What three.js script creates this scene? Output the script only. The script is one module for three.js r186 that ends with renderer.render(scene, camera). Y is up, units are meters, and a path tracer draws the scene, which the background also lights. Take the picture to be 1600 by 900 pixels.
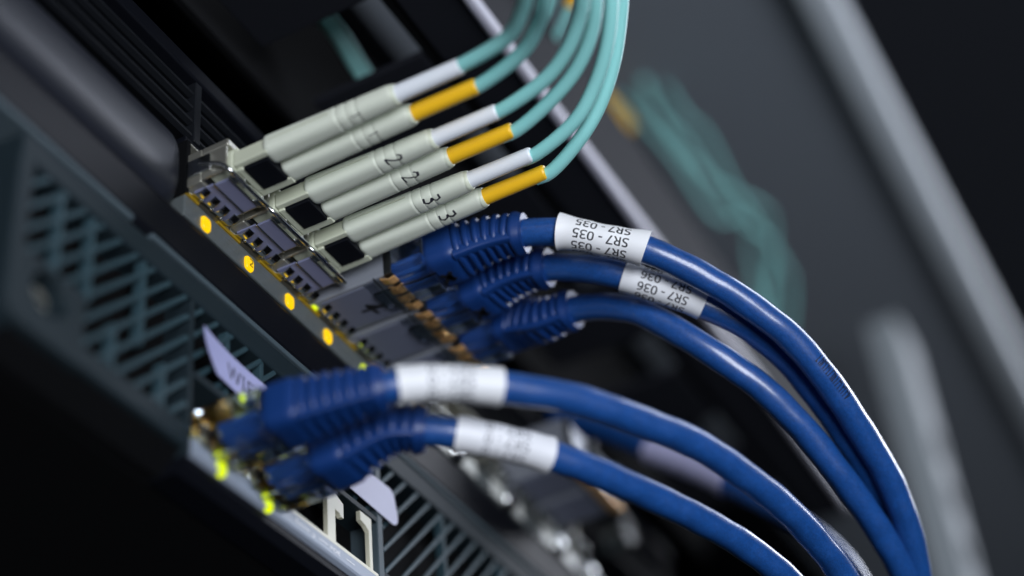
import * as THREE from 'three';
import { RoundedBoxGeometry } from 'three/addons/geometries/RoundedBoxGeometry.js';
import { mergeGeometries } from 'three/addons/utils/BufferGeometryUtils.js';
import { RectAreaLightUniformsLib } from 'three/addons/lights/RectAreaLightUniformsLib.js';

// ---------------------------------------------------------------- camera, light, exposure
const MM = 0.001;
const scene = new THREE.Scene();
scene.background = new THREE.Color(0x000000);
const camera = new THREE.PerspectiveCamera(18.925, 16 / 9, 0.01, 30);
camera.matrixAutoUpdate = true;
camera.position.set(-202.84 * MM, -213.67 * MM, 150.1 * MM);
camera.quaternion.setFromRotationMatrix(new THREE.Matrix4().makeBasis(
  new THREE.Vector3(0.45992, -0.08652, 0.88373), new THREE.Vector3(-0.51405, 0.78557, 0.34443), new THREE.Vector3(-0.72404, -0.61269, 0.31683)));
camera.focus = 0.336;
camera.userData.fStop = 4.3;
const renderer = new THREE.WebGLRenderer({ antialias: true });
renderer.setSize(1024, 576);
renderer.toneMapping = THREE.LinearToneMapping;
renderer.toneMappingExposure = 1.0;
renderer.shadowMap.enabled = true;
RectAreaLightUniformsLib.init();

// the aisle's ceiling lamps and one added fill panel: a flat panel = housing + glowing diffuser + area light of the same size just in front
const V = (x, y, z) => new THREE.Vector3(x, y, z);
const lampHousing = new THREE.MeshStandardMaterial({ color: 0x9a9da0, roughness: 0.5, metalness: 0.6 });
function lampPanel(name, label, pos, target, w, h, colour, intensity) {
  const g = new THREE.Group(); g.name = name; g.position.set(...pos); g.lookAt(...target); scene.add(g);
  g.userData = { label, category: 'lamp' };
  const hs = new THREE.Mesh(new RoundedBoxGeometry(w + 0.03, h + 0.03, 0.025, 2, 0.006), lampHousing); hs.name = 'housing'; hs.position.z = -0.014; g.add(hs);
  const df = new THREE.Mesh(new THREE.BoxGeometry(w, h, 0.004), new THREE.MeshStandardMaterial({ color: 0xffffff, emissive: colour, emissiveIntensity: 0.6, roughness: 0.8 }));
  df.name = 'diffuser'; df.position.z = 0.001; g.add(df);
  const l = new THREE.RectAreaLight(colour, intensity, w, h); l.name = 'panel_light'; l.position.z = 0.006; l.rotation.y = Math.PI; g.add(l);
  return g;
}
lampPanel('ceiling_lamp', 'flat lamp panel hanging over the aisle before the cable tray', [0.70, 0.84, 0.62], [0.0, 0, 0.0], 0.5, 0.4, 0xe6eeff, 7);
lampPanel('ceiling_lamp_001', 'long flat lamp panel at the far end of the aisle', [1.12, 0.70, 0.66], [0.1, 0, 0.08], 0.6, 0.4, 0xeef3ff, 12);
lampPanel('fill_panel', 'square fill light panel added out of view low before the switches', [-0.56, -0.26, 0.64], [0.05, 0.02, 0.05], 0.44, 0.44, 0xf2f6ff, 15);  // added soft fill from low left, not a known lamp of the aisle

// ---------------------------------------------------------------- helpers (all shapes are written in millimetres of the place)
const used = {};
function numbered(name) { const k = used[name] = (used[name] ?? -1) + 1; return k ? `${name}_${String(k).padStart(3, '0')}` : name; }
used['ceiling_lamp'] = 1; used['fill_panel'] = 0;
function rng(seed) { let s = seed >>> 0; return () => ((s = (Math.imul(s, 1664525) + 1013904223) >>> 0) / 4294967296); }
function thing(name, label, category, [x, y, z], group) {
  const o = new THREE.Group(); o.name = numbered(name); o.position.set(x * MM, y * MM, z * MM);
  o.userData = { label, category }; if (group) o.userData.group = group;
  scene.add(o); return o;
}
function part(parent, name, geos, material, label) {                 // geos in place millimetres -> one mesh, relative to its thing
  if (!Array.isArray(geos)) geos = [geos];
  let g = geos.length === 1 ? geos[0] : mergeGeometries(geos.map(q => { const k = q.index ? q.toNonIndexed() : q; for (const n of Object.keys(k.attributes)) if (!['position', 'normal', 'uv'].includes(n)) k.deleteAttribute(n); return k; }));
  g = g.clone();
  let root = parent; while (root.parent && root.parent !== scene) root = root.parent;
  const p = root.position;
  g.scale(MM, MM, MM); g.translate(-p.x, -p.y, -p.z);
  const m = new THREE.Mesh(g, material); m.name = name; m.castShadow = m.receiveShadow = true;
  if (label) m.userData.label = label;
  parent.add(m); return m;
}
const bx = (x0, x1, y0, y1, z0, z1, r = 0.25) => {
  const w = x1 - x0, h = y1 - y0, d = z1 - z0, rr = Math.min(r, w / 2.1, h / 2.1, d / 2.1);
  const g = rr > 0.01 ? new RoundedBoxGeometry(w, h, d, 2, rr) : new THREE.BoxGeometry(w, h, d);
  g.translate((x0 + x1) / 2, (y0 + y1) / 2, (z0 + z1) / 2); return g;
};
const bar2 = (ax, ay, bx_, by, width, z0, z1) => {                   // straight bar in a face parallel to the rack front
  const L = Math.hypot(bx_ - ax, by - ay), g = new RoundedBoxGeometry(L, width, z1 - z0, 1, Math.min(0.25, width / 3));
  g.rotateZ(Math.atan2(by - ay, bx_ - ax)); g.translate((ax + bx_) / 2, (ay + by) / 2, (z0 + z1) / 2); return g;
};
const cyl = (x, y, z0, z1, r0, r1 = r0, n = 28) => { const g = new THREE.CylinderGeometry(r1, r0, z1 - z0, n); g.rotateX(Math.PI / 2); g.translate(x, y, (z0 + z1) / 2); return g; };

// path with arc length and rotation-minimising frames; first normal = up
class Path {
  constructor(points) {
    const c = new THREE.CatmullRomCurve3(points.map(p => V(...p)), false, 'centripetal');
    c.arcLengthDivisions = 400;
    this.len = c.getLength(); const n = this.n = Math.max(120, Math.round(this.len * 2)); this.P = []; this.T = []; this.N = []; this.B = [];
    for (let i = 0; i <= n; i++) { this.P.push(c.getPointAt(i / n)); this.T.push(c.getTangentAt(i / n).normalize()); }
    let N = V(0, 1, 0).addScaledVector(this.T[0], -this.T[0].y).normalize();
    for (let i = 0; i <= n; i++) {
      N = N.clone().addScaledVector(this.T[i], -N.dot(this.T[i])).normalize();
      this.N.push(N); this.B.push(new THREE.Vector3().crossVectors(N, this.T[i]).normalize());
    }
  }
  at(s) {
    const f = Math.min(Math.max(s / this.len, 0), 1) * this.n, i = Math.min(Math.floor(f), this.n - 1), k = f - i;
    const L = a => a[i].clone().lerp(a[i + 1], k);
    const o = { p: L(this.P), t: L(this.T).normalize(), n: L(this.N).normalize(), b: L(this.B).normalize() };
    if (s < 0) o.p.addScaledVector(o.t, s);
    return o;
  }
}
const straight = (x, y, z0, z1) => new Path([[x, y, z0], [x, y, (z0 + z1) / 2], [x, y, z1]]);
// sweep: ring(s, t) -> [side, up]; t = 0 at the top, .25 at the -x side, .5 underneath. uv = (along 0..1, 1 - t)
function sweep(path, stations, nt, ring, { caps = true, t0 = 0, t1 = 1, flip = false } = {}) {
  const pos = [], uv = [], idx = [], ns = stations.length, closed = t0 === 0 && t1 === 1;
  const s0 = stations[0], s1 = stations[ns - 1];
  for (let i = 0; i < ns; i++) {
    const s = stations[i], f = path.at(s);
    for (let j = 0; j <= nt; j++) {
      const t = t0 + (t1 - t0) * j / nt, [a, b] = ring(s, t, i);
      pos.push(f.p.x + f.b.x * a + f.n.x * b, f.p.y + f.b.y * a + f.n.y * b, f.p.z + f.b.z * a + f.n.z * b);
      uv.push((s - s0) / (s1 - s0 || 1), 1 - j / nt);
    }
  }
  const w = nt + 1;
  for (let i = 0; i < ns - 1; i++) for (let j = 0; j < nt; j++) {
    const a = i * w + j, b = a + 1, c = a + w, d = c + 1;
    if (flip) idx.push(a, c, b, b, c, d); else idx.push(a, b, c, b, d, c);
  }
  const g = new THREE.BufferGeometry();
  const nv = pos.length / 3;
  if (caps && closed) for (const [i, sgn] of [[0, -1], [ns - 1, 1]]) {
    const base = pos.length / 3; let cx = 0, cy = 0, cz = 0;
    for (let j = 0; j < nt; j++) { const k = (i * w + j) * 3; cx += pos[k] / nt; cy += pos[k + 1] / nt; cz += pos[k + 2] / nt; }
    pos.push(cx, cy, cz); uv.push(i ? 1 : 0, 0.5);
    for (let j = 0; j <= nt; j++) { const k = (i * w + j) * 3; pos.push(pos[k], pos[k + 1], pos[k + 2]); uv.push(i ? 1 : 0, 1 - j / nt); }
    for (let j = 0; j < nt; j++) sgn > 0 ? idx.push(base, base + 1 + j, base + 2 + j) : idx.push(base, base + 2 + j, base + 1 + j);
  }
  g.setAttribute('position', new THREE.Float32BufferAttribute(pos, 3)); g.setAttribute('uv', new THREE.Float32BufferAttribute(uv, 2)); g.setIndex(idx);
  g.computeVertexNormals();
  if (closed) { const N = g.attributes.normal; for (let i = 0; i < ns; i++) { const a = i * w, b = a + nt, v = V(N.getX(a) + N.getX(b), N.getY(a) + N.getY(b), N.getZ(a) + N.getZ(b)).normalize(); N.setXYZ(a, v.x, v.y, v.z); N.setXYZ(b, v.x, v.y, v.z); } }
  return g;
}
const range = (a, b, n) => Array.from({ length: n + 1 }, (_, i) => a + (b - a) * i / n);
const circ = r => (s, t) => { const R = typeof r === 'function' ? r(s, t) : r, a = 2 * Math.PI * t; return [-Math.sin(a) * R, Math.cos(a) * R]; };
const superE = (w, h, p) => (s, t) => {                              // rounded rectangle (superellipse), sizes may depend on s
  const W = (typeof w === 'function' ? w(s) : w) / 2, H = (typeof h === 'function' ? h(s) : h) / 2, a = 2 * Math.PI * t, q = typeof p === 'function' ? p(s) : p;
  const c = Math.cos(a), d = Math.sin(a), e = 2 / q;
  return [-Math.sign(d) * Math.pow(Math.abs(d), e) * W, Math.sign(c) * Math.pow(Math.abs(c), e) * H];
};

// ---------------------------------------------------------------- materials
function noiseTex(seed, size, lo, hi, cells) {                       // layered value noise, grey
  const r = rng(seed), d = new Uint8Array(size * size * 4), oct = cells.map(c => ({ c, v: Float32Array.from({ length: c * c }, r) }));
  for (let y = 0; y < size; y++) for (let x = 0; x < size; x++) {
    let s = 0, w = 0;
    oct.forEach(({ c, v }, k) => { const fx = x / size * c, fy = y / size * c, ix = Math.floor(fx), iy = Math.floor(fy), u = fx - ix, q = fy - iy, a = v[iy % c * c + ix % c], b = v[iy % c * c + (ix + 1) % c], e = v[(iy + 1) % c * c + ix % c], f = v[(iy + 1) % c * c + (ix + 1) % c], su = u * u * (3 - 2 * u), sq = q * q * (3 - 2 * q); s += (a + (b - a) * su + (e - a) * sq + (a - b - e + f) * su * sq) / (k + 1); w += 1 / (k + 1); });
    const g = Math.round(255 * (lo + (hi - lo) * s / w)), i = (y * size + x) * 4; d[i] = d[i + 1] = d[i + 2] = g; d[i + 3] = 255;
  }
  const t = new THREE.DataTexture(d, size, size); t.wrapS = t.wrapT = THREE.RepeatWrapping; t.magFilter = THREE.LinearFilter; t.minFilter = THREE.LinearMipmapLinearFilter; t.generateMipmaps = true; t.needsUpdate = true; return t;
}
const grain = noiseTex(11, 256, 0.35, 0.75, [128, 64, 16]);
const smear = noiseTex(5, 256, 0.25, 0.7, [48, 12, 5]);
const scuff = noiseTex(41, 256, 0.3, 0.8, [96, 40, 14]); scuff.repeat.set(9, 1);
const tint = noiseTex(77, 256, 0.72, 1.0, [120, 50, 9]); tint.repeat.set(6, 1); tint.colorSpace = THREE.SRGBColorSpace;
const std = (color, roughness, o = {}) => new THREE.MeshPhysicalMaterial({ color, roughness, ...o });
const M = {
  blackPlastic: std(0x0c0e14, 0.5, { specularIntensity: 0.25 }),
  blackMatte: std(0x07080a, 0.95, { specularIntensity: 0.2 }),
  fascia: std(0x1d2028, 0.4),
  louvre: std(0x0e1116, 0.55, { specularIntensity: 0.6 }),
  strip: std(0x545a5b, 0.6, { roughnessMap: grain }),
  trim: std(0x46535a, 0.6, { specularIntensity: 0.5 }),
  teal: std(0x18242a, 0.65, { specularIntensity: 0.5 }),
  tealBar: std(0x2b4149, 0.6, { specularIntensity: 0.6 }),
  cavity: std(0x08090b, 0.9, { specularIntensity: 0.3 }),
  steel: std(0xd6d9d9, 0.2, { metalness: 1 }),
  steelDark: std(0x66696b, 0.35, { metalness: 1 }),
  nickel: std(0xb9b8ad, 0.42, { metalness: 0.85 }),
  brass: std(0xf6c080, 0.3, { metalness: 0.6 }),
  ledAmber: new THREE.MeshStandardMaterial({ color: 0x3a2a00, emissive: 0xffcc00, emissiveIntensity: 1.15, roughness: 0.4 }),
  ledGreen: new THREE.MeshStandardMaterial({ color: 0x2c3000, emissive: 0xdcf000, emissiveIntensity: 1.15, roughness: 0.4 }),
  amberPaint: std(0x8f7410, 0.5),
  oliveGlow: std(0x7d7a12, 0.5),
  sfpLabel: std(0x767a98, 0.5),
  beige: std(0xc9d0bd, 0.42),
  beigeBody: std(0xc0c5b0, 0.45),
  sleeveWhite: std(0xe4eaf0, 0.38),
  sleeveYellow: std(0xf3bd22, 0.4),
  aqua: std(0x8ed2cf, 0.4),
  clear: new THREE.MeshPhysicalMaterial({ color: 0xe8f0f4, roughness: 0.07, transmission: 1, thickness: 0.004, ior: 1.5 }),
  gold: std(0xd8a94a, 0.25, { metalness: 1 }),
  blue: std(0x1c539e, 0.8, { map: tint, roughnessMap: scuff, bumpMap: scuff, bumpScale: 0.00004, clearcoat: 0.75, clearcoatRoughness: 0.2 }),
  bootBlue: std(0x0e336e, 0.45),
  ivory: std(0xcfcdb8, 0.5),
  paperLavender: std(0x9c9fd0, 0.8),
  greyTray: std(0x6c737b, 0.7),
  trayLip: std(0xb3bcc3, 0.55),
  post: std(0x8b9398, 0.65),
  managerDark: std(0x15171d, 0.8, { specularIntensity: 0.3 }),
  managerRail: std(0xa3a3b0, 0.5),
  ink: std(0x0a0b10, 0.6),
};
function canvasTex(w, h, draw) {
  const c = document.createElement('canvas'); c.width = w; c.height = h; const x = c.getContext('2d'); draw(x, w, h);
  const t = new THREE.CanvasTexture(c); t.colorSpace = THREE.SRGBColorSpace; t.anisotropy = 8; return t;
}

// ---------------------------------------------------------------- upper switch
const P = 14.25;
const sw = thing('network_switch', 'black network switch with glossy fascia, louvred vents and row of amber port lights', 'switch', [40, -13.6, -60]);
part(sw, 'chassis', bx(-110, 235, -12, 37.5, -160, -26, 1), M.blackMatte);
part(sw, 'lower_bezel', prism([[-26, -12.4], [-1.2, -12.4], [-0.4, -11.2], [0.1, -3.4], [-0.5, -1.9], [-26, -1.9]], -110, 235), M.blackPlastic);
function prism(prof, x0, x1) {                                        // closed profile of [z, y] pushed along x, flat shaded
  const pos = [], n = prof.length, uv = [];
  const q = (a, b, c, A, B, C) => { pos.push(...a, ...b, ...c); uv.push(...A, ...B, ...C); };
  for (let i = 0; i < n; i++) {
    const [za, ya] = prof[i], [zb, yb] = prof[(i + 1) % n], L = Math.hypot(zb - za, yb - ya) / 40, X = (x1 - x0) / 40;
    q([x0, ya, za], [x1, ya, za], [x1, yb, zb], [0, 0], [X, 0], [X, L]); q([x0, ya, za], [x1, yb, zb], [x0, yb, zb], [0, 0], [X, L], [0, L]);
  }
  const tri = THREE.ShapeUtils.triangulateShape(prof.map(p => new THREE.Vector2(...p)), []);
  for (const [a, b, c] of tri) for (const x of [x0, x1]) { const f = k => [x, prof[k][1], prof[k][0]], u = k => [prof[k][0] / 40, prof[k][1] / 40]; x === x0 ? q(f(a), f(b), f(c), u(a), u(b), u(c)) : q(f(a), f(c), f(b), u(a), u(c), u(b)); }
  const g = new THREE.BufferGeometry(); g.setAttribute('position', new THREE.Float32BufferAttribute(pos, 3)); g.setAttribute('uv', new THREE.Float32BufferAttribute(uv, 2)); g.computeVertexNormals(); return g;
}
part(sw, 'edge_trim', bx(-110, -20.6, -13.7, -12.42, -10, 0.2, 0.4), M.trim);
part(sw, 'edge_trim', bx(-15.2, 235, -13.6, -12.42, -10, 0.1, 0.4), M.trim);
part(sw, 'port_strip', bx(-6.4, 235, -1.88, 3.2, -26, 0, 0.3), M.strip);
{ // glossy fascia left of the ports: bulged profile, rounded end
  const path = new Path([[-110, 8, -6], [-60, 8, -6], [-6.9, 8, -6]]);
  // frame there: t = +x, n = +y, b = n x t = -z
  const L = path.len, st = [...range(0, L - 5, 30), ...range(L - 4.6, L, 12)];
  const k = s => { const d = s - (L - 5); return d <= 0 ? 1 : Math.sqrt(Math.max(0.0, 1 - (d / 5) ** 2) * 0.86 + 0.14); };
  const g = sweep(path, st, 48, (s, t) => { const [a, b] = superE(1, 1, 3.1)(s, t); const q = k(s); return [a * 14 * (0.35 + 0.65 * q), b * 18.6 * (0.55 + 0.45 * q)]; });
  part(sw, 'fascia', g, M.fascia);
}
// louvres above the ports
for (const [i, y] of [19.2, 22.9, 26.6, 30.3].entries()) {
  for (const [x0, x1] of [[-110, -4.4], [-2.2, 235]]) part(sw, 'louvre', prism([[-7, y + 1.6], [-1.4, y], [-0.3, y + 0.25], [-0.3, y + 0.9], [-6.6, y + 2.6]], x0, x1), M.louvre);
}
part(sw, 'vent_rib', bx(-4.3, -2.3, 18.2, 34.2, -8, 0.1), M.louvre);
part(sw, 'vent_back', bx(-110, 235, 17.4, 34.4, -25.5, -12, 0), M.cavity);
part(sw, 'top_rail', bx(-110, 235, 34.3, 38.4, -26, 0.4, 0.6), M.blackPlastic);
part(sw, 'port_header', bx(-6.4, 235, 16.9, 18.3, -25.5, -0.4), M.blackPlastic);
part(sw, 'end_wall', bx(-6.6, -5.4, 3.3, 16.8, -25.5, 0.3), M.blackMatte);
const ledGeo = (x, y, w, h, d = 0.8) => { const g = new THREE.SphereGeometry(1, 24, 16), p = g.attributes.position; for (let i = 0; i < p.count; i++) { const f = v => Math.sign(v) * Math.pow(Math.abs(v), 0.55); p.setXYZ(i, x + f(p.getX(i)) * w / 2, y + f(p.getY(i)) * h / 2, f(p.getZ(i)) * d); } g.computeVertexNormals(); return g; };
for (let n = 0; n < 5; n++) {
  const m = part(sw, 'port_light', n < 4 ? ledGeo(n * P, 0, 2.6, 3.2) : ledGeo(n * P, 0, 2, 2.2), n < 4 ? M.ledAmber : M.ledGreen, n === 1 ? 'amber light lens printed with a small 2' : undefined);
  if (n === 1) part(m, 'printed_number', [bar2(n * P - 0.5, 0.8, n * P + 0.5, 0.8, 0.3, 0.78, 0.84), bar2(n * P + 0.5, 0.8, n * P + 0.4, 0.1, 0.3, 0.78, 0.84), bar2(n * P + 0.4, 0.1, n * P - 0.5, -0.7, 0.3, 0.78, 0.84), bar2(n * P - 0.5, -0.75, n * P + 0.6, -0.75, 0.3, 0.78, 0.84)], M.amberPaint);
}
part(sw, 'status_light', ledGeo(2.5 * P + 2.2, 4.6, 2.0, 1.6), M.ledGreen);
for (let n = -1; n < 6; n++) part(sw, 'port_marking', bx(n === -1 ? -6.2 : n * P + 4, n === -1 ? -2.2 : n * P + 11.4, 3.22, 4.05, -1, 0.25, 0.1), M.amberPaint);
// port cages with spring fingers
for (let n = 0; n < 12; n++) {
  const cx = n * P + 0.6, a = cx - 6.95, b = cx + 6.95;
  const cage = part(sw, 'port_cage', [bx(a, b, 4.1, 4.5, -25, 0.2, 0.1), bx(a, b, 16.2, 16.6, -25, 0.2, 0.1), bx(a, a + 0.4, 4.52, 16.18, -25, 0.2, 0.1), bx(b - 0.4, b, 4.52, 16.18, -25, 0.2, 0.1)], M.nickel);
  for (let k = 0; k < 4; k++) {
    const fx = a + 1.4 + k * 3.1;
    const sp = sweep(straight(fx + 1, 4.0, 0.1, 3.6), range(0, 3.5, 6), 12, (s, t) => { const [p, q] = superE(1.9, 0.36, 4)(s, t); return [p, q - 0.75 * Math.sin(Math.PI * s / 3.5) + 0.25]; });
    part(cage, 'spring_finger', sp, M.steel);
    if (k < 3) { const rv = new THREE.SphereGeometry(0.42, 12, 8); rv.translate(fx + 2.55, 4.0, 0.9); part(cage, 'glint_bead', rv, M.steel); }  // small steel beads added to catch lamp glints
  }
}
for (const x of [97, 123, 150, 168]) { const g = new THREE.SphereGeometry(3.2, 24, 16); g.scale(1, 1, 0.6); g.translate(x, 0.6, 0.6); part(sw, 'glint_dome', g, M.steel); }  // steel domes added for their blurred highlights, no known fixings
for (const [x0, x1] of [[86, 107], [115, 131], [142, 160]]) part(sw, 'white_plate', bx(x0, x1, -1.5, 2.7, 0.05, 0.35, 0.1), std(0xe4e7e2, 0.35));  // plain white plates laid along the port strip
{ const s = part(sw, 'thumb_screw', [cyl(187, 21, -2, 5, 5.4), cyl(187, 21, 5, 6.2, 5.4, 4.2)], M.steel); part(s, 'screw_slot', bx(183.8, 190.2, 20.4, 21.6, 6.0, 6.35, 0.1), M.blackMatte); }

// ---------------------------------------------------------------- lower switch
const lo = thing('network_switch', 'dark teal network switch with slanted vent grille, two green port lights and empty ports', 'switch', [20, -56, -60]);
part(lo, 'chassis', bx(-49, 235, -55.4, -15.2, -160, -8, 0.8), M.blackMatte);
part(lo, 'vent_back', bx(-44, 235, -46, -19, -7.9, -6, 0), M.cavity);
part(lo, 'top_band', bx(-49, 235, -19.6, -14.2, -7.8, 0, 0.6), M.teal);
part(lo, 'bottom_rim', prism([[-7.8, -51.3], [-0.4, -51.3], [0, -50.9], [-0.1, -46.9], [-7.8, -46.9]], -44, -3.2), M.teal);
part(lo, 'bottom_chamfer', prism([[-7.9, -55.3], [-5.6, -55.2], [-1.4, -51.4], [-7.9, -51.4]], -46, -3.2), M.blackMatte);
part(lo, 'bottom_rim', prism([[-7.8, -55.6], [-2.2, -55.6], [-0.5, -54], [-0.3, -52.6], [-7.8, -52.6]], -3.1, 235), M.blackPlastic);
part(lo, 'bottom_band', bx(62, 235, -52.5, -45.6, -7.8, -0.1, 0.4), M.teal);
{ // left end: frame with rounded foot and a captive screw in its recess
  const sh = new THREE.Shape(); sh.moveTo(-49, -19.7); sh.lineTo(-49, -46); sh.quadraticCurveTo(-49, -51.2, -43.5, -51.2); sh.lineTo(-31.5, -51.2); sh.lineTo(-31.5, -37.6); sh.lineTo(-46.4, -37.6); sh.lineTo(-46.4, -19.7); sh.closePath();
  const ho = new THREE.Path(); ho.absellipse(-39.5, -42.3, 4.6, 4.2, 0, Math.PI * 2, true); sh.holes.push(ho);
  const g = new THREE.ExtrudeGeometry(sh, { depth: 6.6, bevelEnabled: true, bevelSize: 0.5, bevelThickness: 0.6, bevelSegments: 3, curveSegments: 20 }); g.translate(0, 0, -7);
  part(lo, 'end_frame', g, M.teal);
  const s = part(lo, 'captive_screw', [cyl(-39.2, -42, -7, -3.4, 2.8), cyl(-39.2, -42, -3.4, -2.6, 2.8, 2.2)], M.nickel); part(s, 'screw_slot', bx(-41, -37.4, -42.3, -41.7, -2.7, -2.5, 0.05), M.blackMatte);
}
function grille(x0, x1, y0, y1, step, verticals) {                    // slanted slats clipped to a window, each a part
  for (let c = y0 - (x1 - x0); c < y1; c += step) {                   // y = c + (x - x0)
    let ax = x0, ay = c, bx2 = x1, by = c + (x1 - x0);
    if (ay < y0) { ax += y0 - ay; ay = y0; } if (by > y1) { bx2 -= by - y1; by = y1; }
    if (bx2 - ax > 1.5) part(lo, 'vent_slat', bar2(ax, ay, bx2, by, 1.05, -0.9, -0.35), M.tealBar);
  }
  for (const x of verticals) part(lo, 'vent_divider', bx(x - 0.6, x + 0.6, y0, y1, -2.6, -0.55, 0.2), M.tealBar);
}
grille(-46.2, -3.2, -37.4, -19.5, 4.7, [-38, -30, -16]);
grille(-31.3, -3.2, -46.8, -37.5, 4.7, [-23, -9.5]);
grille(-2.0, 61, -34.6, -19.5, 4.7, [9, 20, 31, 42, 53]);
grille(63, 235, -45.4, -19.5, 5.2, [90, 118, 146]);
part(lo, 'port_frame', [bx(-3.1, -1.9, -52.5, -19.6, -7.8, -0.1, 0.3)], M.teal);
part(lo, 'port_frame', bx(-1.7, 59.6, -36.2, -34.7, -7.8, 0.3, 0.3), M.teal);
part(lo, 'port_frame', bx(59.7, 61.9, -52.5, -19.6, -7.8, 0.3, 0.3), M.trim);
part(lo, 'port_cavity', bx(-1.7, 59.6, -48, -36.3, -7.9, -7.2, 0), M.cavity);
const wear = noiseTex(23, 256, 0.55, 1.0, [90, 30, 7]); wear.colorSpace = THREE.SRGBColorSpace; 
part(lo, 'light_strip', prism([[-7.8, -52.5], [-0.6, -52.5], [0.5, -52.1], [0.7, -51.6], [0.25, -51.3], [0.2, -48.55], [-7.8, -48.55]], -1.7, 59.6), std(0x8b95a4, 0.55));
part(lo, 'strip_edge', bx(-1.7, 22.4, -48.5, -47.9, -7.0, 0.3, 0.1), M.oliveGlow);  // glow of the port lights put into the olive colour of this edge
part(lo, 'port_sill', bx(22.5, 59.6, -48.5, -47.7, -7.0, 0.15, 0.1), M.ivory);
for (let n = 1; n < 5; n++) {                                         // ivory posts between the ports, T shaped
  const x = -0.9 + n * 14.5, w = n === 0 || n === 4 ? 0.5 : 1.35;
  const l = n === 0 ? 0 : 3.1, r = n === 4 || n === 0 ? 0 : 3.1;
  const sh = new THREE.Shape([[x - w, -48], [x + w, -48], [x + w, -40.4], [x + w + r * 0.5, -40.6], [x + w + r * 0.7, -41.2], [x + w + r, -41], [x + w + r, -38], [x + w, -36.8], [x + w, -36.3], [x - w - l, -36.3], [x - w - l, -38.2], [x - w - l * 0.4, -38.6], [x - w, -39.4]].map(q => new THREE.Vector2(...q)));
  const g = new THREE.ExtrudeGeometry(sh, { depth: 0.7, bevelEnabled: true, bevelSize: 0.12, bevelThickness: 0.15, bevelSegments: 2 }); g.translate(0, 0, -0.75);
  part(lo, 'port_post', g, M.ivory);
}
for (const x of [6.3, 20.8]) part(lo, 'port_light', ledGeo(x, -50.8, 2.5, 3.2, 0.9), M.ledGreen);
{ // white print on the strip: a bracket corner, a small 2, a dash, POE, a dash
  const tx = canvasTex(1024, 160, (c, w, h) => { c.clearRect(0, 0, w, h); c.fillStyle = c.strokeStyle = '#ffffff'; const X = v => (v - 29) / 30 * w; c.lineWidth = 9;
    c.beginPath(); c.moveTo(X(30.2), 30); c.lineTo(X(30.2), 80); c.lineTo(X(34.6), 80); c.stroke(); c.font = '62px sans-serif'; c.textBaseline = 'middle'; c.fillText('2', X(35.6), 104); c.fillRect(X(38), 76, X(41.2) - X(38), 8); c.font = '74px sans-serif'; c.fillText('POE', X(41.8), 84); c.fillRect(X(47.8), 76, X(51) - X(47.8), 8); });
  const g = new THREE.PlaneGeometry(29, 2.5); g.translate(29 + 14.5, -49.95, 0.3);
  part(lo, 'strip_print', g, new THREE.MeshStandardMaterial({ map: tx, transparent: true, roughness: 0.5 }));
}

// paper label strip stuck over the vents, left end curled away
{
  const t = thing('paper_label_strip', 'curling lavender paper label strip lettered WIF stuck on the vent grille', 'label', [15, -33, 0]);
  const tx = canvasTex(1024, 160, (c, w, h) => { const r = rng(3); c.fillStyle = '#a9acd8'; c.fillRect(0, 0, w, h); for (let i = 0; i < 500; i++) { c.fillStyle = `rgba(${r() < 0.5 ? '130,134,180' : '198,200,226'},0.08)`; c.fillRect(r() * w, r() * h, 2 + r() * 40, 1 + r() * 2); } c.fillStyle = '#14141c'; c.font = '92px sans-serif'; c.textBaseline = 'middle'; c.save(); c.translate(262, 84); c.scale(1.72, 1); c.fillText('WIF', 0, 0); c.restore(); });
  const nx = 80, ny = 6, pos = [], uv = [], idx = [];
  for (const zoff of [0, -0.12]) for (let i = 0; i <= nx; i++) for (let j = 0; j <= ny; j++) {
    const u = i / nx, v = j / ny, x = -2 + 34 * u, end = 0;
    const lift = 1.6 * Math.pow(Math.max(0, 1 - u / 0.5), 2), cut = Math.sqrt(Math.max(0.03, 1 - end * end));
    const top = -25.7 - 3.6 * (1 - cut), bot = -25.75 - 7.4 * Math.pow(Math.min(1, u / 0.155 + 0.01), 0.55) * 1 + 3.6 * (1 - cut);
    pos.push(x, bot + (top - bot) * v, 0.45 + zoff + lift + 0.35 * Math.sin(u * 4.5) * (1 - v)); uv.push(u, (bot + (top - bot) * v + 33.2) / 7.5);
  }
  const W = ny + 1, off = (nx + 1) * W;
  for (let i = 0; i < nx; i++) for (let j = 0; j < ny; j++) { const a = i * W + j, b = a + 1, c = a + W, d = c + 1; idx.push(a, c, b, b, c, d, a + off, b + off, c + off, b + off, d + off, c + off); }
  const g = new THREE.BufferGeometry(); g.setAttribute('position', new THREE.Float32BufferAttribute(pos, 3)); g.setAttribute('uv', new THREE.Float32BufferAttribute(uv, 2)); g.setIndex(idx); g.computeVertexNormals();
  part(t, 'paper', g, std(0xffffff, 0.75, { map: tx }));
}

{
  const t = thing('paper_tag', 'small pale paper tag with rounded end stuck above the two empty ports', 'tag', [59, -33.6, 0]);
  const sh = new THREE.Shape(); sh.moveTo(49, -33.4); sh.lineTo(65.5, -33.8); sh.quadraticCurveTo(67.8, -33.4, 67.6, -31); sh.lineTo(66.6, -27); sh.quadraticCurveTo(66, -25.4, 64, -25.6); sh.lineTo(49.5, -26); sh.closePath();
  const g = new THREE.ExtrudeGeometry(sh, { depth: 0.15, bevelEnabled: false, curveSegments: 12 }); g.translate(0, 0, 0.5); part(t, 'paper', g, std(0xc3c4dc, 0.6));
}

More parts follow.
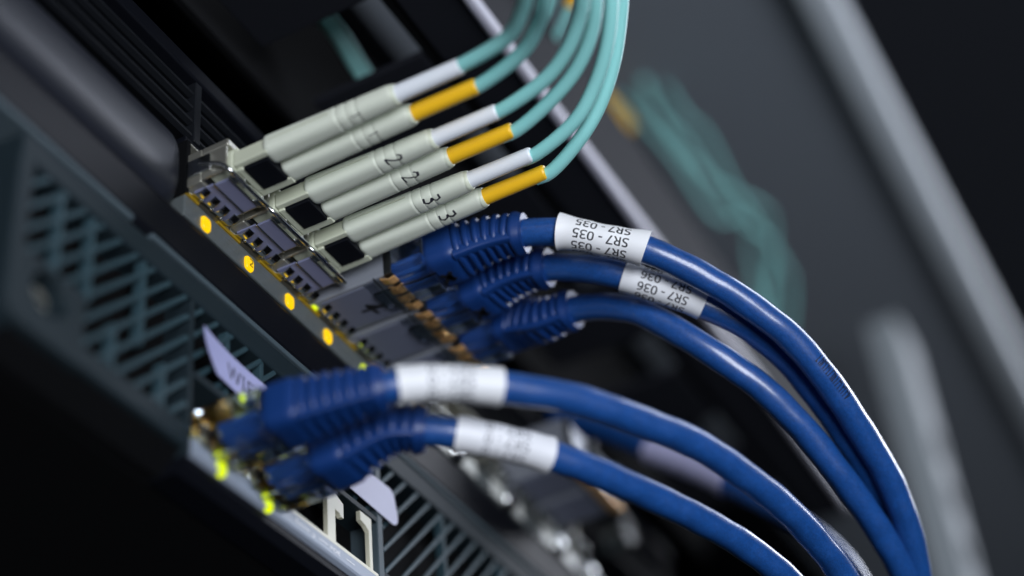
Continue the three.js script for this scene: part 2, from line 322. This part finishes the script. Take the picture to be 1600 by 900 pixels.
// ---------------------------------------------------------------- transceivers
function optical(n, label) {
  const x = n * 13.95 + 0.1, t = thing('optical_transceiver', label, 'transceiver', [x, 4.6, 4], 'transceivers holding fibre connectors');
  part(t, 'shell', [bx(x - 6.3, x + 6.3, 4.75, 12.9, -24, 3.4, 0.3), bx(x - 6.3, x + 6.3, 11.2, 12.9, 3.42, 9.4, 0.4), bx(x - 6.3, x - 5.6, 5.2, 11.15, 3.42, 9, 0.25), bx(x + 5.6, x + 6.3, 5.2, 11.15, 3.42, 9, 0.25), bx(x - 0.4, x + 0.4, 5.2, 11.15, 3.42, 9, 0.2)], M.nickel);
  part(t, 'label_plate', bx(x - 4.6, x + 5.2, 4.35, 4.72, 0.6, 5.0, 0.1), M.sfpLabel);
  part(t, 'label_plate', bx(x - 4.4, x + 5.0, 4.2, 4.72, 5.35, 8.4, 0.12), M.sfpLabel);
  part(t, 'label_rim', bx(x - 4.6, x + 5.2, 4.1, 4.6, 5.02, 5.33, 0.1), M.steel);
  part(t, 'label_rim', bx(x - 4.6, x + 5.2, 4.0, 4.6, 8.42, 8.85, 0.12), M.steel);
  // wire bail folded down in front
  const w = new Path([[x - 6.9, 8.6, 3.5], [x - 6.9, 6.0, 8.4], [x - 6.2, 4.4, 9.9], [x, 4.0, 10.2], [x + 6.2, 4.4, 9.9], [x + 6.9, 6.0, 8.4], [x + 6.9, 8.6, 3.5]]);
  part(t, 'bail_latch', sweep(w, range(0, w.len, 60), 12, circ(0.5)), M.steel);
  for (const s of [-1, 1]) { part(t, 'latch_arm', bx(x + s * 6.65 - 0.3, x + s * 6.65 + 0.3, 6.4, 10.4, 0.6, 5.8, 0.2), M.steel); part(t, 'latch_tab', bx(x + s * 4.1 - 1.2, x + s * 4.1 + 1.2, 3.75, 4.25, 8.9, 10.4, 0.2), M.steel); }
  part(t, 'receptacle', bx(x - 5.5, x + 5.5, 5.4, 11.1, 3.45, 4.2, 0.1), M.steelDark);
}
optical(0, 'metal optical transceiver at the end of the row beside the glossy fascia');
optical(1, 'metal optical transceiver in the middle of the three holding fibre connectors');
optical(2, 'metal optical transceiver next to the first brass fingered copper transceiver');

function copper(n, label, mark, group) {
  const x = n * P + 0.3, t = thing('copper_transceiver', label, 'transceiver', [x, 4.2, 4], group);
  part(t, 'shell', [bx(x - 6.6, x + 6.6, 4.4, 13.2, -24, 17.6, 0.3), bx(x - 6.6, x + 6.6, 13.22, 17.2, 6, 17.6, 0.3)], std(0x8d929c, 0.45, { metalness: 0.3 }));
  part(t, 'label_plate', bx(x - 5.6, x + 5.6, 4.12, 4.38, 2.2, 14.6, 0.1), std(0x63687a, 0.5));
  part(t, 'seam', bx(x - 6.62, x + 6.62, 4.2, 4.6, 15, 15.3, 0.05), M.blackMatte);
  for (let k = 0; k < 4; k++) {
    const fx = x - 5 + k * 3.3;
    const tilt = 0.5 * Math.sin(n * 5 + k * 2.3), drop = 0.8 + 0.35 * Math.sin(n * 3 + k * 4.1);
    part(t, 'ground_finger', sweep(straight(fx, 4.15, 16.4, 19.6), [0, 0.3, 0.8, 1.4, 1.9, 2.4, 2.8, 3.2], 14, (s, u) => { const [p, q] = superE(2.3, 0.4, 5)(s, u); return [p * (1 - 0.04 * s), q - drop * 0.8 * (s < 1.9 ? s / 1.9 : 1 - (s - 1.9) / 2.2) + p * tilt * 0.1]; }), M.brass);
  }
  part(t, 'ground_collar', [bx(x - 6.75, x + 6.75, 4.2, 4.6, 17.62, 19.4, 0.1), bx(x - 6.75, x - 6.4, 4.62, 17, 17.62, 19.4, 0.1), bx(x + 6.4, x + 6.75, 4.62, 17, 17.62, 19.4, 0.1)], M.steelDark);
  if (mark) { const c = [], z = 10.2, k = x + 1.4; // handwritten 4 in marker
    const st = (a, b, d, e) => { const L = Math.hypot(d - a, e - b), g = new RoundedBoxGeometry(L + 0.5, 0.06, 0.75, 1, 0.02); g.rotateY(-Math.atan2(e - b, d - a)); g.translate((a + d) / 2, 4.08, (b + e) / 2); c.push(g); };
    st(k - 1.6, z - 0.6, k + 1.9, z + 0.2); st(k - 0.2, z - 2.2, k + 0.3, z + 2.1); st(k - 1.5, z - 0.5, k + 0.2, z + 1.6);
    part(t, 'marker_number', c, M.ink); }
}
copper(3, 'grey copper transceiver with handwritten 4 and brass fingers beside the fibre connectors', true, 'copper transceivers on the upper switch');
copper(4, 'grey copper transceiver under the middle of three ribbed blue plugs', false, 'copper transceivers on the upper switch');
copper(5, 'grey copper transceiver behind the white label of the lower blue cable', false, 'copper transceivers on the upper switch');
copper(9, 'empty blurred copper transceiver with brass fingers near the white plates', false, 'empty copper transceivers');
copper(10, 'empty blurred copper transceiver with brass fingers beside the chrome thumb screw', false, 'empty copper transceivers');

// ---------------------------------------------------------------- fibre patch cords
const PATHS = {
c035:[[42.8,8.5,18],[42.8,8.5,30],[43.7,8.9,39.2],[44.6,7.5,47.4],[46.3,5.9,53.5],[49.1,2.8,60.3],[52.9,-0,67.2],[57.3,-3.3,72.5],[61.9,-6.5,77],[66.9,-9.9,81.1],[76,-16,86.9],[85.6,-22.5,90.1],[95.1,-28,91.7],[108.7,-35.3,92.9],[120.5,-42.3,91.9],[128.5,-47.1,89.9],[139,-53.4,86.1],[150.3,-59.4,81.2]],
c036:[[57,8.5,18],[57,8.5,30],[56.2,8.6,37.1],[55.4,6.5,45.5],[57.4,1.8,56.9],[61.5,-1.8,63.9],[66.7,-5.3,70.8],[73.2,-9.4,77.5],[82,-14.6,82.9],[92.6,-22,86.5],[104,-29.4,88.7],[116.5,-35.7,89.4],[127.3,-41.2,89],[140,-48.3,85.6],[152.3,-55.5,80.8]],
c037:[[71.2,8.5,18],[71.2,8.5,30],[69.5,5.3,37.5],[68.3,3.8,46.2],[67.6,-1.7,57.6],[69.4,-6.6,63.3],[74.1,-14,70.7],[81.8,-21.1,77.5],[90.7,-27.8,81.9],[100.9,-35,85],[112.1,-40.8,86.9],[124.8,-47.2,87.7],[139,-53.4,86.1],[152.2,-59.2,82.9]],
cA:[[6,-45,4],[6,-45.3,15],[8.8,-44.8,30.8],[11.1,-44.3,35.5],[14.8,-44.1,41],[21.2,-44.5,48.6],[31.8,-44.4,57.3],[43.7,-45,64.2],[56.3,-45.5,70.1],[69.7,-47.6,74.6],[81,-49.6,77.5],[92,-52,79.2],[101.6,-54.7,80.2],[113.7,-59.1,80.3],[126,-64.9,78.3]],
cB:[[20.5,-46,4],[20.5,-46.3,15],[21.3,-44.3,25.5],[23.6,-45.1,30.9],[26.8,-46.2,36.1],[32.4,-47.7,42.7],[40.3,-48.9,49],[48.6,-49.8,53.7],[57.4,-50.2,57.3],[70.2,-51.2,62.5],[84,-52.2,66.8],[95.7,-54.6,70],[107.4,-57.7,71.9],[118.3,-62,72.6]],
c6:[[161,45.9,-0],[156.7,33.7,13.9],[152.4,21,26.9],[149.1,10.6,37.3],[145.4,-0.7,48],[144.4,-12,58.5],[143.9,-23,67.6],[144.9,-34.3,73.2],[147.5,-46.4,74.9],[149.8,-56,74.2]],
y2:[[31.6,8.5,55],[31.6,8.5,58],[28.6,11.5,67],[26,15,72.5],[22,19.4,77.7],[17.4,23.6,81.7],[12.4,27.6,85.1],[5.9,33.4,88.6]],
w2:[[25.4,8.5,55],[25.4,8.5,58],[22.9,10.4,68.1],[19.5,13.3,74],[14.7,16.5,79.2],[9,20.1,83.4],[1,25.6,87.6]],
y1:[[17.4,8.5,55],[17.4,8.5,58],[14.3,10,68.4],[11.2,11.4,74.4],[6.6,13.3,79.6],[0.6,15.5,83.7],[-7.3,19.1,87.7]],
w1:[[11.1,8.5,55],[11.1,8.5,58],[8.8,9,68.4],[5.6,10,74.5],[0.8,11.4,79.6],[-4.8,12.3,83.3],[-12.2,14.7,86.8]],
y0:[[3.1,8.5,55],[3.1,8.5,58],[-0.1,8.4,68.3],[-4.7,7.9,73.7],[-10.6,6.7,78.1],[-18.3,6.5,82.4]],
w0:[[-3.1,8.5,55],[-3.1,8.5,58],[-5.7,7.6,68.4],[-10.4,6.8,73.4],[-16.7,5.9,77.8],[-24.4,5.5,82]],
x1:[[68,104.6,58.8],[75.1,99.2,52.1],[81.8,96.5,43.2],[88.8,98,30.7],[93.5,100.9,15.3]],
x2:[[73.9,114,52.6],[79.9,109.7,45.6],[84.5,106.7,37.5],[91,108.8,25],[94.4,112.5,8.1]],
coil1:[[214.5,216,9.5],[222,206.6,21],[231.9,189.1,28.7],[242.2,177.9,37],[259,164.1,42.3],[277,153,43],[293.5,140.4,37.3],[311,127.1,26.5]],
coil2:[[210.9,194,21.7],[226.7,174.4,26.2],[240,162.9,28.2],[254,160.4,36.4],[272.3,152.4,37.4],[288.5,139.8,31.2],[304.6,126.9,17.8]],
slot:[[33.6,85.3,6],[38.3,80.8,8.2],[44.3,77.3,8.7],[52.1,71.8,9.8]],
yel:[[215.4,199.6,11.1],[220,192.8,14.9]],
};
function bootTexture(digit, seed) {                                   // pale green-white plastic with a marker digit written along the boot
  return canvasTex(1024, 768, (c, w, h) => {
    const r = rng(seed); c.fillStyle = '#d5dbcc'; c.fillRect(0, 0, w, h);
    for (let i = 0; i < 900; i++) { c.fillStyle = `rgba(${r() < 0.5 ? '150,156,130' : '214,219,205'},${0.02 + 0.05 * r()})`; c.fillRect(r() * w, r() * h, 4 + r() * 60, 1 + r() * 3); }
    c.save(); c.translate(w * (0.7 + 0.02 * r()), h * 0.435); c.rotate(Math.PI / 2 + 0.12 * (r() - 0.5)); c.strokeStyle = 'rgba(24,23,34,0.88)'; c.lineCap = 'round'; c.lineJoin = 'round';
    const q = (pts, lw) => { for (let i = 0; i < pts.length - 1; i++) { c.lineWidth = lw * (0.75 + 0.5 * r()); c.beginPath(); c.moveTo(...pts[i]); c.lineTo(...pts[i + 1]); c.stroke(); } };
    const S = digit === '1' ? 40 : 68, d = { 1: [[-0.25, -0.5], [0, -0.9], [0, 0.9]], 2: [[-0.5, -0.6], [-0.2, -0.95], [0.3, -0.85], [0.45, -0.45], [0.1, 0.2], [-0.45, 0.85], [0.55, 0.75]], 3: [[-0.45, -0.9], [0.2, -0.95], [0.42, -0.55], [0.2, -0.15], [-0.15, -0.05], [0.3, 0.1], [0.48, 0.5], [0.2, 0.9], [-0.5, 0.85]] }[digit];
    q(d.map(([a, b]) => [a * S * 1.0, b * S]), digit === '1' ? 11 : 17); c.restore();
  });
}
function cord(n, keys, label, digit) {
  const cx = n * 13.95 + 0.05, cy = 8.5, t = thing('fibre_patch_cord', label, 'fibre cord', [cx, 4.6, 20], 'fibre cords plugged into the upper switch');
  // duplex connector head: two square ferrule bodies held by a clip with a near-black block underneath
  const body = part(t, 'connector_body', [bx(cx - 5.2, cx - 0.9, 5.9, 10.2, 4.4, 9.7, 0.35), bx(cx + 0.9, cx + 5.2, 5.9, 10.2, 4.4, 9.7, 0.35), bx(cx - 5.1, cx - 3.7, 6.3, 9.8, 9.75, 17.2, 0.3), bx(cx + 3.2, cx + 5.0, 6.0, 9.8, 9.75, 17.2, 0.3), bx(cx - 3.88, cx + 3.18, 5.9, 7.28, 9.75, 11.1, 0.25)], M.beigeBody);
  part(body, 'clip_block', bx(cx - 3.65, cx + 3.15, 5.7, 7.2, 11.2, 16.55, 0.2), M.blackPlastic, 'near-black block in the clip');  // near-black block between the clip sides
  for (const s of [-1, 1]) part(body, 'latch_lever', [bx(cx + s * 3.1 - 1.5, cx + s * 3.1 + 1.5, 10.4, 11.2, 4.6, 10.4, 0.3)], M.beigeBody);
  for (const [k, key] of keys.entries()) {
    const x = cx + (k ? 2.98 : -2.98), p = straight(x, cy, 16.6, 43.8);
    const grooves = [15.6, 17.6, 19.7];
    const st = [0, 0.25, 0.6, ...range(1.2, 15, 8), ...grooves.flatMap(g => [g - 0.3, g - 0.12, g + 0.12, g + 0.3]), ...range(20.6, 26.3, 4), 26.7, 27.0, 27.2];
    const W = s => (5.25 - 0.75 * s / 27.2) * (s < 0.6 ? 0.9 + 0.1 * Math.sqrt(s / 0.6) : s > 26.3 ? 1 - 0.1 * ((s - 26.3) / 0.9) ** 2 : 1) - (grooves.some(g => Math.abs(s - g) < 0.2) ? 0.3 : 0);
    const boot = part(t, 'boot', sweep(p, st, 44, superE(W, s => W(s) * 0.9, s => 3.1 - 0.9 * s / 27.2)), std(0xffffff, 0.42, { map: bootTexture(digit, 31 + n * 7 + k) }));
    part(boot, 'strain_ring', sweep(straight(x, cy, 43.5, 44.3), range(0, 0.8, 4), 32, (s, u) => circ(2.1 - 0.25 * (s / 0.8) ** 2)(s, u)), M.beige);
    const path = new Path(PATHS[key]), sl = straight(x, cy, 43.9, 57.6);
    part(t, 'sleeve', sweep(sl, [...range(0, 13.2, 6), 13.5, 13.7], 28, circ(s => (1.72 - 0.012 * s) * (s > 13.4 ? 1 - 0.15 * (s - 13.4) / 0.3 : 1))), k ? M.sleeveYellow : M.sleeveWhite, k ? 'yellow sleeve' : 'white sleeve');
    part(t, 'fibre', sweep(path, range(0, path.len, 90), 20, circ(1.38)), M.aqua);
    part(boot, 'mould_seam', bx(x - 2.62 - 0.02, x - 2.5, cy - 0.14, cy + 0.14, 18, 31, 0.04), M.beigeBody);
  }
}
cord(0, ['w0', 'y0'], 'aqua fibre cord whose pale connector is plugged in beside the glossy fascia', '1');
cord(1, ['w1', 'y1'], 'aqua fibre cord with boots numbered 2 between two other fibre cords', '2');
cord(2, ['w2', 'y2'], 'aqua fibre cord with boots numbered 3 beside the ribbed blue plugs', '3');

// ---------------------------------------------------------------- blue ethernet cables
const CABLE_R = 2.85;
function wrapTexture(rows, text, tone, ink) {                              // printed wrap: u along the cable, v around; the print runs back towards the plug
  return canvasTex(1024, 1024, (c, w, h) => {
    const r = rng(text.length * 77 + rows); c.fillStyle = tone; c.fillRect(0, 0, w, h);
    for (let i = 0; i < 400; i++) { c.fillStyle = `rgba(120,124,135,${0.03 * r()})`; c.fillRect(r() * w, r() * h, 3 + r() * 90, 1 + r() * 2); }
    c.fillStyle = ink; c.textBaseline = 'middle'; c.textAlign = 'center'; c.font = `${Math.round(h / rows * 0.98)}px sans-serif`;
    for (let k = 0; k < rows; k++) { c.save(); c.translate(w * 0.5, (k + 0.62) * h / rows); c.rotate(Math.PI); c.scale(1.22, 1); c.lineWidth = 4; c.strokeStyle = ink; c.strokeText(text, 0, 0, w * 0.66); c.fillText(text, 0, 0, w * 0.66); c.restore(); }
  });
}
function ethernet(key, label, { plug = true, wrap, zp, print } = {}) {
  const path = new Path(PATHS[key]), a = PATHS[key][0];
  const t = thing('ethernet_cable', label, 'cable', a, 'blue ethernet cables');
  const wob = (s, u) => CABLE_R * (1 + 0.014 * Math.sin(2 * (2 * Math.PI * u) + s * 0.5) + 0.008 * Math.sin(s * 0.9 + 6 * u));
  const j0 = plug ? 18 : 0;
  part(t, 'jacket', sweep(path, range(j0, path.len, Math.round(path.len * 1.6)), 40, circ(wob)), M.blue);
  if (plug) {
    const z0 = a[2] - 6, x = a[0], y = a[1] - 0.3;
    const pl = part(t, 'plug', bx(x - 5.8, x + 5.8, y - 4.1, y + 3.9, z0, z0 + 14.2, 0.6), M.clear, 'clear plastic plug');
    part(pl, 'latch', prism([[z0 + 1, y - 4.15], [z0 + 1, y - 4.7], [z0 + 12, y - 5.6], [z0 + 15.5, y - 5.5], [z0 + 15.5, y - 5.0], [z0 + 11.5, y - 5.1], [z0 + 2.5, y - 4.15]], x - 2.6, x + 2.6), M.clear);
    for (let k = 0; k < 8; k++) part(pl, 'contact', bx(x - 3.75 + k * 1.02, x - 3.35 + k * 1.02, y + 2.2, y + 3.6, z0 + 1, z0 + 5, 0.08), M.gold);
    part(pl, 'inner_wires', [-2.7, -0.9, 0.9, 2.7].map(d => cyl(x + d, y - 0.6, z0 + 4.8, z0 + 14.1, 0.75, 0.75, 12)), std(0x2a5cae, 0.5));
    // moulded boot following the cable, then separate ribs on a slim core
    const bootSt = [8.2, 8.6, 9.2, ...range(9.8, 13, 4), 13.6, 14];
    const W = s => (s < 9.2 ? 10.2 + 0.7 * Math.sqrt(s - 8.2) : s > 13 ? 10.9 - 0.9 * (s - 13) : 10.9);
    const boot = part(t, 'boot', sweep(path, bootSt, 44, superE(W, s => W(s) * 0.88, 4.5)), M.bootBlue);
    part(boot, 'core', sweep(path, range(13.6, 26.4, 14), 32, superE(s => 9.3 - (s - 13.6) * 0.17, s => 8.5 - (s - 13.6) * 0.14, 3)), M.bootBlue);
    for (let k = 0; k < 6; k++) {
      const c = 14.7 + k * 2.05, w0 = 10.7 - k * 0.42, hw = 0.62;
      part(boot, 'rib', sweep(path, [c - hw, c - hw * 0.7, c, c + hw * 0.7, c + hw], 44, (s, u) => { const q = 1 - 0.07 * Math.abs((s - c) / hw) ** 3; return superE(w0 * q, w0 * 0.92 * q, 3.4 - 0.1 * k)(s, u); }), M.bootBlue);
    }
    part(boot, 'end_collar', sweep(path, [26.0, 26.3, 27.0, 28.0, 28.4], 40, (s, u) => { const e = (s > 27.9 ? 0.9 : 0) + (s < 26.2 ? 0.5 : 0); return superE(8.6 - e, 8.2 - e, 2.8)(s, u); }), M.bootBlue);
    part(boot, 'spine', [sweep(path, range(13.8, 26.6, 12), 16, (s, u) => { const [p, q] = superE(2.2, 2.4, 4)(s, u); return [p - 3.6 + (s - 14) * 0.09, q - 3.5 + (s - 14) * 0.09]; })], M.bootBlue);
    if (print === 'cross' || print === 'jacket') { // hand-drawn cross on the boot's underside
      const mk = []; const f = path.at(11), put = (du, dv, L, rot) => { const g = new RoundedBoxGeometry(L, 0.05, 0.9, 1, 0.02); g.rotateY(rot); g.translate(a[0] + du, a[1] - 5.2, f.p.z + dv); mk.push(g); };
      put(0.6, -0.4, 4.2, 0.7); put(0.5, -0.2, 3.6, -0.75); put(1.0, 0.3, 2.2, 0.1);
      part(boot, 'marker_cross', mk, M.ink);
    }
  }
  if (print === 'jacket') { // worn ink print along the jacket: short dark strokes
    const s0 = 93, s1 = 104, f = path.at((s0 + s1) / 2), m = V(-0.83, -0.55, 0.17).multiplyScalar(0.85).add(V(0.03, 0.43, 0.89).multiplyScalar(0.52));
    const tc = ((Math.atan2(-m.dot(f.b), m.dot(f.n)) / (2 * Math.PI)) + 1) % 1, hw = 0.08;
    const tx = canvasTex(512, 64, (c, w, h) => { const r = rng(19); c.clearRect(0, 0, w, h); c.strokeStyle = '#02060f'; c.lineWidth = 8; c.lineCap = 'round'; for (let x = 14; x < w - 30; x += 26 + r() * 8) { c.beginPath(); c.moveTo(x, 10 + r() * 6); c.lineTo(x + (r() - 0.5) * 12, 54); if (r() < 0.8) { c.moveTo(x, 12); c.lineTo(x + 16, 12 + r() * 20); } if (r() < 0.6) c.lineTo(x + 4 + r() * 10, 54); c.stroke(); } });
    part(t, 'jacket_print', sweep(path, range(s0, s1, 20), 10, circ((s, u) => wob(s, u) + 0.08), { caps: false, t0: tc - hw, t1: tc + hw }), new THREE.MeshStandardMaterial({ map: tx, transparent: true, roughness: 0.5 }));
  }
  if (wrap) {
    const [s0, s1, text, rows, flare, tone, spin, ink = '#101018'] = wrap, L = s1 - s0;
    const R = s => CABLE_R + 0.34 + flare * Math.pow(Math.abs((s - (s0 + s1) / 2) / (L / 2)), 3) * 0.6;
    const ring = (s, u, off) => { const a2 = 2 * Math.PI * (u + spin); const q = R(s) + off + 0.06 * Math.sin(s * 1.1 + 5 * u) + (u > 0.93 ? 0.25 * (u - 0.93) / 0.07 : 0); return [-Math.sin(a2) * q, Math.cos(a2) * q]; };
    const g1 = sweep(path, range(s0, s1, 24), 48, (s, u) => ring(s, u, 0), { caps: false, t0: 0, t1: 0.9999 });
    const g2 = sweep(path, range(s0, s1, 24), 48, (s, u) => ring(s, u, -0.15), { caps: false, t0: 0, t1: 0.9999, flip: true });
    const m = text ? std(0xffffff, 0.5, { map: wrapTexture(rows, text, tone, ink) }) : std(new THREE.Color(tone), 0.55);
    part(t, 'label_wrap', [g1, g2], m, ink === '#101018' && text ? `white wrap printed ${text}` : 'pale wrap without readable print');
  }
}
ethernet('c035', 'blue ethernet cable with white wrap printed SR7 - 035 next to the fibre cords', { wrap: [35.4, 53.2, 'SR7 - 035', 8, 1.1, '#e9ebee', 0.0], print: 'jacket' });
ethernet('c036', 'blue ethernet cable with white wrap printed SR7 - 036 between two other blue cables', { wrap: [44.5, 61.5, 'SR7 - 036', 8, 0.1, '#dfe2e6', 0.03], print: 'cross' });
ethernet('c037', 'blue ethernet cable without a wrap plugged in last of three on the upper switch', {});
ethernet('cA', 'blue ethernet cable with white wrap in the lower switch port below the paper strip', { wrap: [30.4, 48.2, 'SR7 - 0', 8, 0.4, '#e3e6ea', 0.0, '#74777f'] });
ethernet('cB', 'blue ethernet cable with white wrap beside the two empty ports of the lower switch', { wrap: [33.6, 51, 'SR7 - 0', 8, 0.4, '#dde0e6', 0.0, '#74777f'] });
ethernet('c6', 'blurred blue ethernet cable with lavender wrap hanging behind the other blue cables', { plug: false, wrap: [40, 70, null, 0, 0.6, '#bcbce0', 0] });

// ---------------------------------------------------------------- rack around: cable manager, tray, post, slack fibre
{
  const t = thing('cable_manager', 'dark horizontal cable manager with slotted underside and pale front rail', 'cable manager', [80, 60, 20], );
  part(t, 'bottom_plate', bx(-110, 285, 60, 62, 33.6, 45.6, 0.3), M.managerDark);
  part(t, 'front_groove', bx(-110, 285, 61, 66, 30.4, 33.4, 0.3), M.blackMatte);
  for (const x of [-94, -46, 2, 50, 98, 146, 194, 242]) part(t, 'finger_plate', bx(x - 14, x + 14, 60.3, 62, 2, 30.2, 0.4), M.managerDark);
  part(t, 'back_plate', bx(-110, 285, 60, 110, -6, -4, 0.3), M.blackMatte);
  part(t, 'front_cover', bx(-110, 285, 62.2, 100, 43.4, 45.4, 0.4), M.managerDark);
  part(t, 'front_rail', bx(-110, 282, 58.8, 63.6, 45.7, 48, 1.1), M.managerRail);
}
{
  const t = thing('cable_tray', 'grey overhead cable tray with pale rolled front lip', 'cable tray', [200, 208, 40]);
  part(t, 'tray_base', bx(-160, 900, 208, 210, -40, 84, 0.5), M.greyTray);
  part(t, 'tray_lip', bx(-160, 900, 200, 222, 84.2, 97, 4), M.trayLip);
  const p = thing('rack_shelf', 'dark rack shelf high above the cable tray', 'shelf', [200, 330, 60]);
  part(p, 'sheet', bx(-200, 900, 330, 333, -160, 175, 0.5), std(0x1a1e26, 0.8));
  part(p, 'edge_strip', bx(-200, 900, 330, 333, 175.2, 177, 0.5), M.blackMatte);
}
{
  const t = thing('rack_post', 'pale grey vertical rack post behind the hanging blue cables', 'post', [352, -250, 62]);
  part(t, 'upright', bx(340, 366, -250, 165, 56, 68, 1), M.post);
  for (let k = 0; k < 15; k++) part(t, 'mounting_hole', bx(348, 357, -200 + k * 22, -191 + k * 22, 67.9, 68.2, 0.05), M.cavity);
}
{
  const t = thing('slack_fibre', 'blurred hank of aqua fibre with yellow sleeves hanging under the tray', 'fibre cord', [250, 170, 40]);
  const r = rng(7);
  for (const [key, n, sp] of [['coil1', 2, 20], ['coil2', 2, 16]]) for (let k = 0; k < n; k++) {
    const ox = (r() - 0.5) * sp, oy = (r() - 0.5) * sp, oz = (r() - 0.5) * sp, ph = r() * 6;
    const path = new Path(PATHS[key].map(([x, y, z], i) => [x + ox + 5 * Math.sin(i * 1.9 + ph), y + oy + 6 * Math.cos(i * 2.1 + ph), z + oz + 5 * Math.sin(i * 1.4 + ph)]));
    part(t, 'fibre', sweep(path, range(0, path.len, 60), 12, circ(0.85)), M.aqua);
  }
  for (const [c, l] of [[[[212, 203, 9], [216, 198, 12], [221, 192, 15]], 3.4]]) { const p = new Path(c); part(t, 'sleeve', sweep(p, range(0, p.len, 10), 20, circ(l)), M.sleeveYellow); }
}
for (const [key, label] of [['x1', 'loose aqua fibre behind the fibre cords, passing in front of the cable manager'], ['x2', 'thin loose aqua fibre curving deep behind the fibre cords']]) {
  const path = new Path(PATHS[key]), t = thing('loose_fibre', label, 'fibre cord', PATHS[key][0]);
  part(t, 'fibre', sweep(path, range(0, path.len, 60), 14, circ(1.2)), M.aqua);
  if (key === 'x1') part(t, 'sleeve', sweep(path, range(6, 11, 8), 16, circ(1.4)), M.sleeveYellow);
}
{
  const path = new Path(PATHS.slot), t = thing('loose_fibre', 'pair of aqua fibres seen through a slot of the cable manager', 'fibre cord', PATHS.slot[0]);
  for (const o of [-1.3, 1.3]) part(t, 'fibre', sweep(path, range(0, path.len, 40), 14, (s, u) => { const [a, b] = circ(1.05)(s, u); return [a + o, b]; }), M.aqua);
}

renderer.render(scene, camera);
